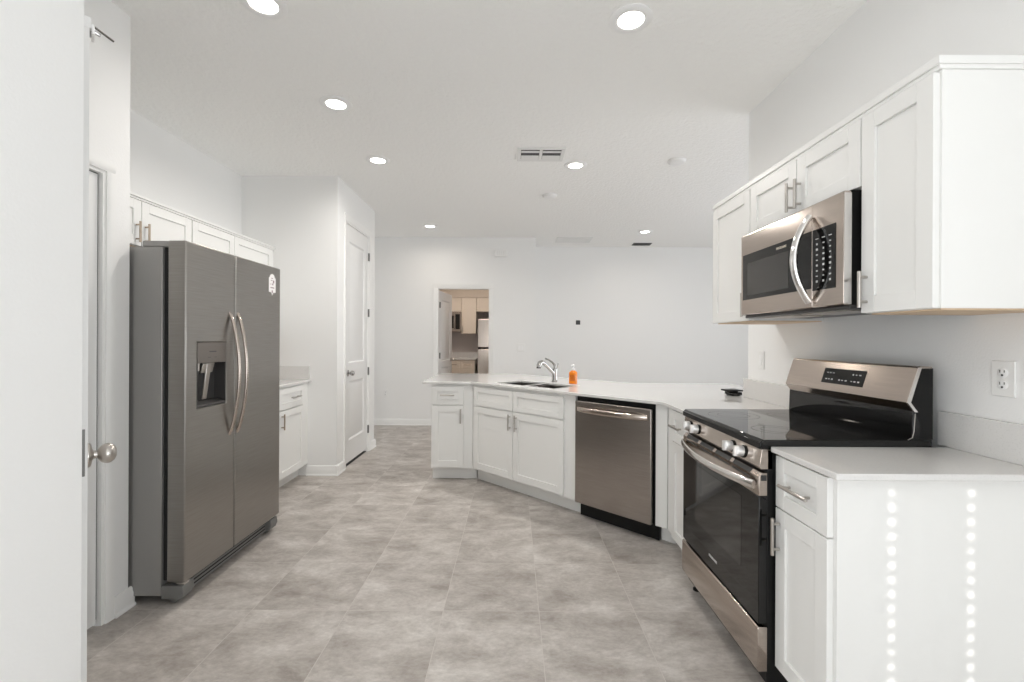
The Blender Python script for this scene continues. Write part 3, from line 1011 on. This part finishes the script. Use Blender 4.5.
def fdoor(x0, x1, rec=None):
    """front bowed slightly, vertical outer edges rounded; rec = (x0,x1,z0,z1) cut for the dispenser"""
    z0, z1 = 0.112, 1.772
    c = MB()
    if rec is None:
        c.box(x0, x1, 0.0, 0.088, z0, z1)
    else:
        a0, a1, c0, c1 = rec
        # one connected skin: rectangular ring around the opening
        xs = [x0, a0, a1, x1]
        zs = [z0, c0, c1, z1]
        V = {}
        for iy, y in enumerate((0.0, 0.088)):
            for i, x in enumerate(xs):
                for j, z in enumerate(zs):
                    V[(i, j, iy)] = c._v((x, y, z))
        for i in range(3):
            for j in range(3):
                c.bm.faces.new([V[(i, j, 1)], V[(i, j + 1, 1)], V[(i + 1, j + 1, 1)], V[(i + 1, j, 1)]])
                if (i, j) != (1, 1):
                    c.bm.faces.new([V[(i, j, 0)], V[(i + 1, j, 0)], V[(i + 1, j + 1, 0)], V[(i, j + 1, 0)]])
        for i in range(3):
            c.bm.faces.new([V[(i, 0, 0)], V[(i, 0, 1)], V[(i + 1, 0, 1)], V[(i + 1, 0, 0)]])
            c.bm.faces.new([V[(i, 3, 0)], V[(i + 1, 3, 0)], V[(i + 1, 3, 1)], V[(i, 3, 1)]])
            c.bm.faces.new([V[(0, i, 0)], V[(0, i + 1, 0)], V[(0, i + 1, 1)], V[(0, i, 1)]])
            c.bm.faces.new([V[(3, i, 0)], V[(3, i, 1)], V[(3, i + 1, 1)], V[(3, i + 1, 0)]])
        # walls of the recess
        r = [(1, 1), (2, 1), (2, 2), (1, 2)]
        dd = 0.070
        inn = [c._v((xs[i], dd, zs[j])) for i, j in r]
        for k in range(4):
            q = (k + 1) % 4
            c.bm.faces.new([V[(*r[k], 0)], V[(*r[q], 0)], inn[q], inn[k]])
        c.bm.faces.new(inn)
    o = c.build('door', 'stainless_fridge', FR)
    return o


REC = (0.083, 0.316, 0.942, 1.278)
fa = fdoor(0.0, 0.392, REC)
fb = fdoor(0.399, FW)
for o in (fa, fb):
    bv = o.modifiers.new('edge', 'BEVEL'); bv.width = 0.007; bv.segments = 3; bv.limit_method = 'ANGLE'; bv.angle_limit = R(60)


def fhandle(x, parent):
    c = MB()
    pts = []
    for k in range(25):
        t = k / 24
        pts.append((x, 0.004 - 0.058 * sin(pi * t) ** 0.7, 0.762 + t * 0.682))
    c.tube(pts, 0.012, 16, flat=(0.0105, 0.009, (0, -1, 0)))
    return c.build('handle', 'stainless_warm', parent)


fhandle(0.348, fa); fhandle(0.420, fb)
# dispenser
b = MB(); b.box(REC[0] + 0.002, REC[1] - 0.002, -0.0015, 0.066, 1.170, REC[3] - 0.002); dc = b.build('dispenser_panel', 'taupe_panel', fa, bevel=0.003)
b = MB(); b.box(REC[0] + 0.09, REC[0] + 0.145, -0.0022, -0.001, 1.226, 1.232)
b.box(REC[0] + 0.08, REC[0] + 0.10, -0.0022, -0.001, 1.198, 1.200); b.box(REC[0] + 0.13, REC[0] + 0.15, -0.0022, -0.001, 1.198, 1.200)
b.build('panel_marking', 'slot_dark', fa)
b = MB(); b.box(REC[0] + 0.002, REC[1] - 0.002, 0.060, 0.068, 0.944, 1.170); b.box(REC[0] + 0.001, REC[0] + 0.006, 0.002, 0.066, 0.944, 1.17)
b.box(REC[1] - 0.006, REC[1] - 0.001, 0.002, 0.066, 0.944, 1.17); b.build('dispenser_recess', 'dark_recess', fa)
b = MB(); b.prism([(0.002, 0.944), (0.002, 0.958), (0.064, 0.975), (0.064, 0.944)], REC[0] + 0.004, REC[1] - 0.004, 'x'); b.build('drip_tray', 'dark_recess', fa, bevel=0.002)
b = MB()
b.prism([(0.026, 1.168), (0.012, 1.168), (0.038, 0.978), (0.044, 0.978)], 0.178, 0.212, 'x')
b.prism([(0.024, 1.168), (0.014, 1.168), (0.026, 1.118), (0.036, 1.118)], 0.150, 0.240, 'x')
b.build('paddle', 'nickel', fa, bevel=0.003)
b = MB(); b.tube([(0.125, 0.03, 1.168), (0.125, 0.03, 1.130)], 0.011, 14); b.build('nozzle', 'nickel', fa)
# sticker: white tag with a wavy top and a point at its foot
b = MB()
sx, sz = 0.795, 1.655
outl = []
for k in range(9):
    a = pi - pi * k / 8
    outl.append((sx + 0.030 * cos(a), sz + 0.045 + 0.022 * sin(a)))
outl = [(sx - 0.042, sz + 0.040)] + outl + [(sx + 0.042, sz + 0.040), (sx + 0.042, sz - 0.052), (sx + 0.012, sz - 0.054), (sx, sz - 0.075), (sx - 0.012, sz - 0.054), (sx - 0.042, sz - 0.052)]
b.prism(outl, -0.0012, 0.0, 'y')
stk = b.build('sticker', 'sticker', fb)
b = MB()
for (x0, x1, z0, z1) in ((-0.012, 0.006, 0.036, 0.041), (0.008, 0.024, 0.008, 0.026), (-0.018, 0.002, 0.022, 0.026), (0.000, 0.012, -0.006, 0.006), (-0.022, 0.024, -0.026, -0.020), (-0.006, 0.006, -0.056, -0.040), (-0.026, -0.010, -0.002, 0.001)):
    b.box(sx + x0, sx + x1, -0.0018, -0.001, sz + z0, sz + z1)
b.build('sticker_print', 'sticker_ink', stk)
b = MB(); b.box(0.06, FW - 0.06, 0.050, 0.10, 0.022, 0.098); gr = b.build('base_grille', 'fridge_grille', FR, bevel=0.004)
b = MB()
for z in (0.040, 0.060, 0.080):
    b.box(0.09, FW - 0.09, 0.0492, 0.052, z - 0.004, z + 0.004)
b.build('grille_slot', 'gap_dark', gr)
for x0, x1 in ((0.003, 0.085), (FW - 0.085, FW - 0.003)):
    b = MB(); b.prism([(0.020, 0.030), (0.010, 0.060), (0.014, 0.095), (0.117, 0.095), (0.117, 0.030)], x0, x1, 'x')
    b.tube([((x0 + x1) / 2 - 0.02, 0.07, 0.022), ((x0 + x1) / 2 + 0.02, 0.07, 0.022)], 0.0215, 16)
    b.build('roller_foot', 'fridge_grille', FR, bevel=0.004)
b = MB(); b.box(0.015, 0.05, 0.012, 0.05, 0.0955, 0.1115); b.build('lower_hinge', 'steel_bright', FR)

# ------------------------------------------------------------------ upper cabinets, left
upper('wall_cabinet', 'short white two-door wall cabinet above the refrigerator', (-2.285, 2.362), R(90), 0.878, 0.304, 1.852, 2.135, [(0.004, 0.436, 0.398), (0.442, 0.872, 0.466)], hm='nickel_warm')
upper('wall_cabinet', 'white two-door wall cabinet on the left wall next to the pantry', (-2.285, 3.242), R(90), 1.132, 0.304, 1.390, 2.135, [(0.006, 0.488, 0.46), (0.494, 1.070, 0.52)])
b = MB()
b.box(-2.589, -2.270, 2.360, 4.374, 2.136, 2.148); b.box(-2.589, -2.262, 2.360, 4.374, 2.148, 2.164)
structure(b.build('trim_5', 'cabinet_white', bevel=0.002))

# ------------------------------------------------------------------ ceiling fittings
DL = [(-1.160, 2.121, 'recessed ceiling light cut off by the top edge of the picture'),
      (0.560, 2.215, 'recessed ceiling light nearest the camera above the range side of the kitchen'),
      (-1.172, 3.023, 'second recessed ceiling light of the left row, above the refrigerator doors'),
      (-1.175, 3.972, 'third recessed ceiling light of the left row, before the pantry corner'),
      (0.543, 4.065, 'recessed ceiling light right of the white air vent, above the sink'),
      (-1.142, 6.273, 'recessed ceiling light over the hall in front of the far doorway'),
      (1.865, 6.533, 'recessed ceiling light in the living area close to the dark air register')]
first = None
for x, y, lab in DL:
    if first is None:
        root = thing('ceiling_light', lab, 'ceiling light', (x, y, CH), 0, 'recessed ceiling lights')
        c = MB(); c.lathe([(0.103, 0.0), (0.103, -0.003), (0.094, -0.008), (0.068, -0.010), (0.063, -0.008), (0.060, -0.001), (0.060, 0.0)], n=40)
        c.build('trim_ring', 'plastic_white', root)
        c = MB(); c.lathe([(0.060, -0.001), (0.060, -0.0045), (0.045, -0.006), (0, -0.0065)], n=40)
        c.build('lens', 'lens', root)
        first = root
    else:
        root = first.copy(); COL.objects.link(root); root.location = (x, y, CH); root['label'] = lab
        for ch in list(first.children):
            q = ch.copy(); COL.objects.link(q); q.parent = root
    area('lamp_glow', (x, y, CH - 0.02), (0, 0, 0), 0.14, 0.14, 3.0 if y > 6 else (1.2 if x < -1 and y < 2.5 else (2.4 if y < 2.5 else (5.0 if x < -1 and y > 3.5 else (10.0 if x < -1 else 13.0)))), (1.0, 0.90, 0.79) if y > 6 else (1.0, 0.955, 0.90), 'DISK', 165)

VT = thing('air_vent', 'white two-panel air vent in the middle of the kitchen ceiling', 'vent', (0.222, 3.83, CH))
b = MB()
b.box(-0.195, 0.195, -0.135, -0.105, -0.010, 0.0); b.box(-0.195, 0.195, 0.105, 0.135, -0.010, 0.0)
b.box(-0.195, -0.165, -0.105, 0.105, -0.010, 0.0); b.box(0.165, 0.195, -0.105, 0.105, -0.010, 0.0); b.box(-0.012, 0.012, -0.105, 0.105, -0.010, 0.0)
b.build('frame', 'vent_white', VT, bevel=0.002)
b = MB(); b.box(-0.165, 0.165, -0.105, 0.105, -0.0015, 0.0); b.build('duct_opening', 'vent_gap', VT)
for yy, wd in ((-0.066, 0.010), (0.058, 0.044)):
    b = MB()
    for x0, x1 in ((-0.163, -0.014), (0.014, 0.163)):
        b.prism([(yy - wd, -0.006), (yy - wd + 0.003, -0.009), (yy + wd, -0.013), (yy + wd, -0.009)], x0, x1, 'x')
    b.build('louver', 'vent_white', VT)

for (x, y, lab) in ((1.400, 3.953, 'white smoke detector on the ceiling near the right wall cabinets'), (0.386, 4.909, 'faint white smoke detector on the ceiling beyond the white air vent')):
    root = thing('smoke_detector', lab, 'smoke detector', (x, y, CH), 0)
    c = MB(); c.lathe([(0.076, 0.0), (0.076, -0.008), (0.070, -0.020), (0.060, -0.027), (0.030, -0.031), (0, -0.031)], n=36); c.build('housing', 'plastic_white', root)
    c = MB(); c.lathe([(0.0785, 0.0), (0.0785, -0.004), (0.0765, -0.005)], n=36); c.build('base', 'vent_white', root)
RV = thing('return_grille', 'flat white return air grille on the ceiling near the far wall step', 'vent', (0.92, 7.08, CH))
b = MB(); b.box(-0.27, 0.27, -0.17, 0.17, -0.006, 0.0); b.box(-0.27, 0.27, -0.17, -0.15, -0.012, -0.006); b.box(-0.27, 0.27, 0.15, 0.17, -0.012, -0.006)
b.box(-0.27, -0.25, -0.15, 0.15, -0.012, -0.006); b.box(0.25, 0.27, -0.15, 0.15, -0.012, -0.006); b.build('frame', 'vent_white', RV)
b = MB()
for k in range(12):
    yy = -0.137 + k * 0.025
    b.box(-0.25, 0.25, yy - 0.008, yy + 0.008, -0.010, -0.006)
b.build('louver', 'vent_white', RV)
RD = thing('air_register', 'dark air register on the ceiling near the far right wall', 'vent', (2.055, 7.38, CH))
b = MB(); b.prism([(-0.150, -0.085), (0.140, -0.085), (0.150, 0.085), (-0.140, 0.085)], -0.008, 0.0); b.build('frame', 'vent_dark', RD)
b = MB()
for k in range(6):
    yy = -0.06 + k * 0.024
    b.box(-0.12, 0.12, yy - 0.007, yy + 0.007, -0.012, -0.008)
b.build('louver', 'slot_dark', RD)


# ------------------------------------------------------------------ wall plates
def outlet(name, label, loc, rz, kind):
    root = thing(name, label, {'outlet': 'outlet', 'switch': 'switch'}[kind], loc, rz)
    w = 0.036
    b = MB(); b.box(-w, w, -0.006, 0, -0.058, 0.058); b.build('plate', 'plate_white', root, bevel=0.002)
    if kind == 'outlet':
        for s in (-1, 1):
            b = MB(); b.lathe([(0.0165, 0.0), (0.0165, 0.0075), (0.015, 0.0085), (0, 0.0085)], (0, 0, s * 0.0195), (0, -1, 0), 24)
            rc = b.build('receptacle', 'plastic_white', root)
            b = MB(); b.box(-0.008, -0.0055, -0.0092, -0.008, s * 0.0195 + 0.000, s * 0.0195 + 0.009); b.box(0.0055, 0.008, -0.0092, -0.008, s * 0.0195 + 0.001, s * 0.0195 + 0.008)
            b.lathe([(0.0035, 0.008), (0.0035, 0.0092), (0, 0.0092)], (0, 0, s * 0.0195 - 0.008), (0, -1, 0), 10); b.build('slot', 'slot_dark', rc)
    else:
        b = MB(); b.prism([(-0.006, -0.033), (-0.011, -0.033), (-0.007, 0.033), (-0.006, 0.033)], -0.0165, 0.0165, 'x'); b.build('rocker', 'plastic_white', root, bevel=0.001)
    return root


outlet('wall_outlet', 'white double outlet on the right wall above the foreground counter', (WALL_R, 1.497, 1.178), R(-90), 'outlet')
outlet('wall_outlet', 'white outlet low on the far wall left of the doorway', (-1.925, YB, 0.485), 0, 'outlet')
outlet('light_switch', 'white rocker switch on the right wall just left of the range backguard', (WALL_R, 2.962, 1.175), R(-90), 'switch')
SWP = thing('light_switch', 'white double switch plate on the far wall right of the doorway', 'switch', (0.118, YB, 1.18), 0)
b = MB(); b.box(-0.06, 0.06, -0.006, 0, -0.058, 0.058); b.build('plate', 'plate_white', SWP, bevel=0.002)
for x in (-0.023, 0.023):
    b = MB(); b.prism([(-0.006, -0.033), (-0.011, -0.033), (-0.007, 0.033), (-0.006, 0.033)], x - 0.0165, x + 0.0165, 'x'); b.build('rocker', 'plastic_white', SWP)
CHM = thing('door_chime', 'small white chime box high on the far wall above the doorway', 'door chime', (-0.197, YB, 2.60), 0)
b = MB(); b.box(-0.09, 0.10, -0.045, 0, -0.052, 0.052); cb = b.build('cover', 'plate_white', CHM, bevel=0.008, seg=3)
b = MB()
for k in range(4):
    b.box(-0.05 + k * 0.03, -0.035 + k * 0.03, -0.0462, -0.044, -0.03, 0.03)
b.build('grille', 'vent_white', cb)
JK = thing('cable_jack', 'small dark square cable outlet on the far living room wall', 'outlet', (1.072, 7.62, 1.590), 0)
b = MB(); b.box(-0.036, 0.036, -0.004, 0, -0.036, 0.036); b.build('box', 'slot_dark', JK, bevel=0.002)
b = MB()
b.box(-0.045, 0.045, -0.003, 0, 0.036, 0.044); b.box(-0.045, 0.045, -0.003, 0, -0.044, -0.036); b.box(-0.045, -0.036, -0.003, 0, -0.036, 0.036); b.box(0.036, 0.045, -0.003, 0, -0.036, 0.036)
b.build('rim', 'plate_white', JK)

# ------------------------------------------------------------------ the room seen through the far doorway
YR = 9.80
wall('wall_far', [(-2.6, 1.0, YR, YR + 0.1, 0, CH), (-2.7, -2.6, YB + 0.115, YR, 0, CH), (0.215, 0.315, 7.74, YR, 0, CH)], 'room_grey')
area('far_room_lamp', (-0.9, 8.3, 2.60), (0, 0, 0), 0.6, 0.6, 13, (1.0, 0.87, 0.76))
YU = 9.47
UR = YR - YU - 0.002
wall('wall_soffit', [(-2.58, 0.20, YU - 0.02, YR - 0.001, 2.160, CH)], 'room_tan')
upper('wall_cabinet', 'cream wall cabinet above the small microwave in the room beyond the doorway', (-1.62, YU), 0, 0.550, UR, 1.87, 2.155, [(0.004, 0.270, None), (0.276, 0.546, None)], m='cabinet_cream', under=False)
upper('wall_cabinet', 'tall cream wall cabinet in the middle of the room beyond the doorway', (-1.066, YU), 0, 0.305, UR, 1.42, 2.155, [(0.004, 0.301, 0.03)], m='cabinet_cream', under=False)
upper('wall_cabinet', 'cream wall cabinet above the refrigerator in the room beyond the doorway', (-0.757, YU), 0, 0.86, UR, 1.87, 2.155, [(0.004, 0.428, None), (0.434, 0.856, None)], m='cabinet_cream', under=False)
M2 = thing('microwave', 'small dark microwave seen through the far doorway', 'microwave', (-1.66, 9.42, 1.46), 0)
b = MB(); b.box(0, 0.590, 0.03, 0.375, 0, 0.405); b.build('body', 'black_satin', M2)
b = MB(); b.box(0, 0.590, 0.0, 0.03, 0.0, 0.40); m2d = b.build('door', 'stainless_warm', M2, bevel=0.003)
b = MB(); b.box(0.05, 0.44, -0.002, 0.001, 0.07, 0.33); b.box(0.475, 0.565, -0.002, 0.001, 0.05, 0.36); b.build('glass', 'black_glass', m2d)
b = MB(); b.tube([(0.455, -0.004, 0.05), (0.455, -0.035, 0.09), (0.455, -0.035, 0.31), (0.455, -0.004, 0.35)], 0.009, 10); b.build('handle', 'steel_bright', m2d)
FB = thing('base_cabinet', 'cream base cabinets with drawers under the far room counter', 'cabinet', (-1.62, 9.22, 0), 0)
b = MB(); b.box(0, 0.86, 0, 0.575, 0.1, 0.893); b.build('body', 'cabinet_cream', FB)
b = MB(); b.box(0, 0.86, 0.07, 0.09, 0.0, 0.1); b.build('toe_kick', 'cabinet_cream', FB)
for x0, x1, hx in ((0.30, 0.553, 0.43), (0.570, 0.852, 0.71)):
    dr = shaker('drawer', x0, x1, 0.712, 0.878, FB, m='cabinet_cream', fr=0.04); pull(dr, hx, 0.800, 0.13, False, m='nickel_warm', r=0.009)
    do = shaker('door', x0, x1, 0.11, 0.695, FB, m='cabinet_cream')
W4, ox, oy = worktop('countertop', 'pale countertop with backsplash in the room beyond the doorway', [(-1.64, 9.18), (-0.745, 9.18), (-0.745, YR - 0.001), (-1.64, YR - 0.001)])
b = MB(Matrix.Translation((-ox, -oy, -CT0))); b.box(-1.64, -0.745, YR - 0.021, YR - 0.001, CT1, 1.03); b.build('backsplash', 'quartz', W4)
F2 = thing('refrigerator', 'stainless top-freezer refrigerator seen through the far doorway', 'refrigerator', (-0.690, 8.93, 0), 0)
b = MB(); b.box(0.0, 0.74, 0.075, 0.78, 0.03, 1.69); b.build('case', 'black_satin', F2)
b = MB(); b.box(0.0, 0.74, 0.0, 0.065, 0.06, 1.115); dd = b.build('door', 'stainless_warm', F2, bevel=0.008)
b = MB(); b.tube([(0.69, 0.002, 1.09), (0.69, -0.04, 1.05), (0.69, -0.04, 0.72), (0.69, 0.002, 0.68)], 0.010, 10); b.build('handle', 'steel_bright', dd)
b = MB(); b.box(0.0, 0.74, 0.0, 0.065, 1.150, 1.70); dd = b.build('freezer_door', 'stainless_warm', F2, bevel=0.008)
b = MB(); b.tube([(0.69, 0.002, 1.18), (0.69, -0.04, 1.22), (0.69, -0.04, 1.47), (0.69, 0.002, 1.51)], 0.010, 10); b.build('handle', 'steel_bright', dd)
b = MB(); b.box(0.02, 0.72, 0.03, 0.075, 1.115, 1.150); b.build('gasket', 'gap_dark', F2)
b = MB(); b.box(0.05, 0.69, 0.1, 0.7, 0.0, 0.03); b.build('foot', 'black_satin', F2)
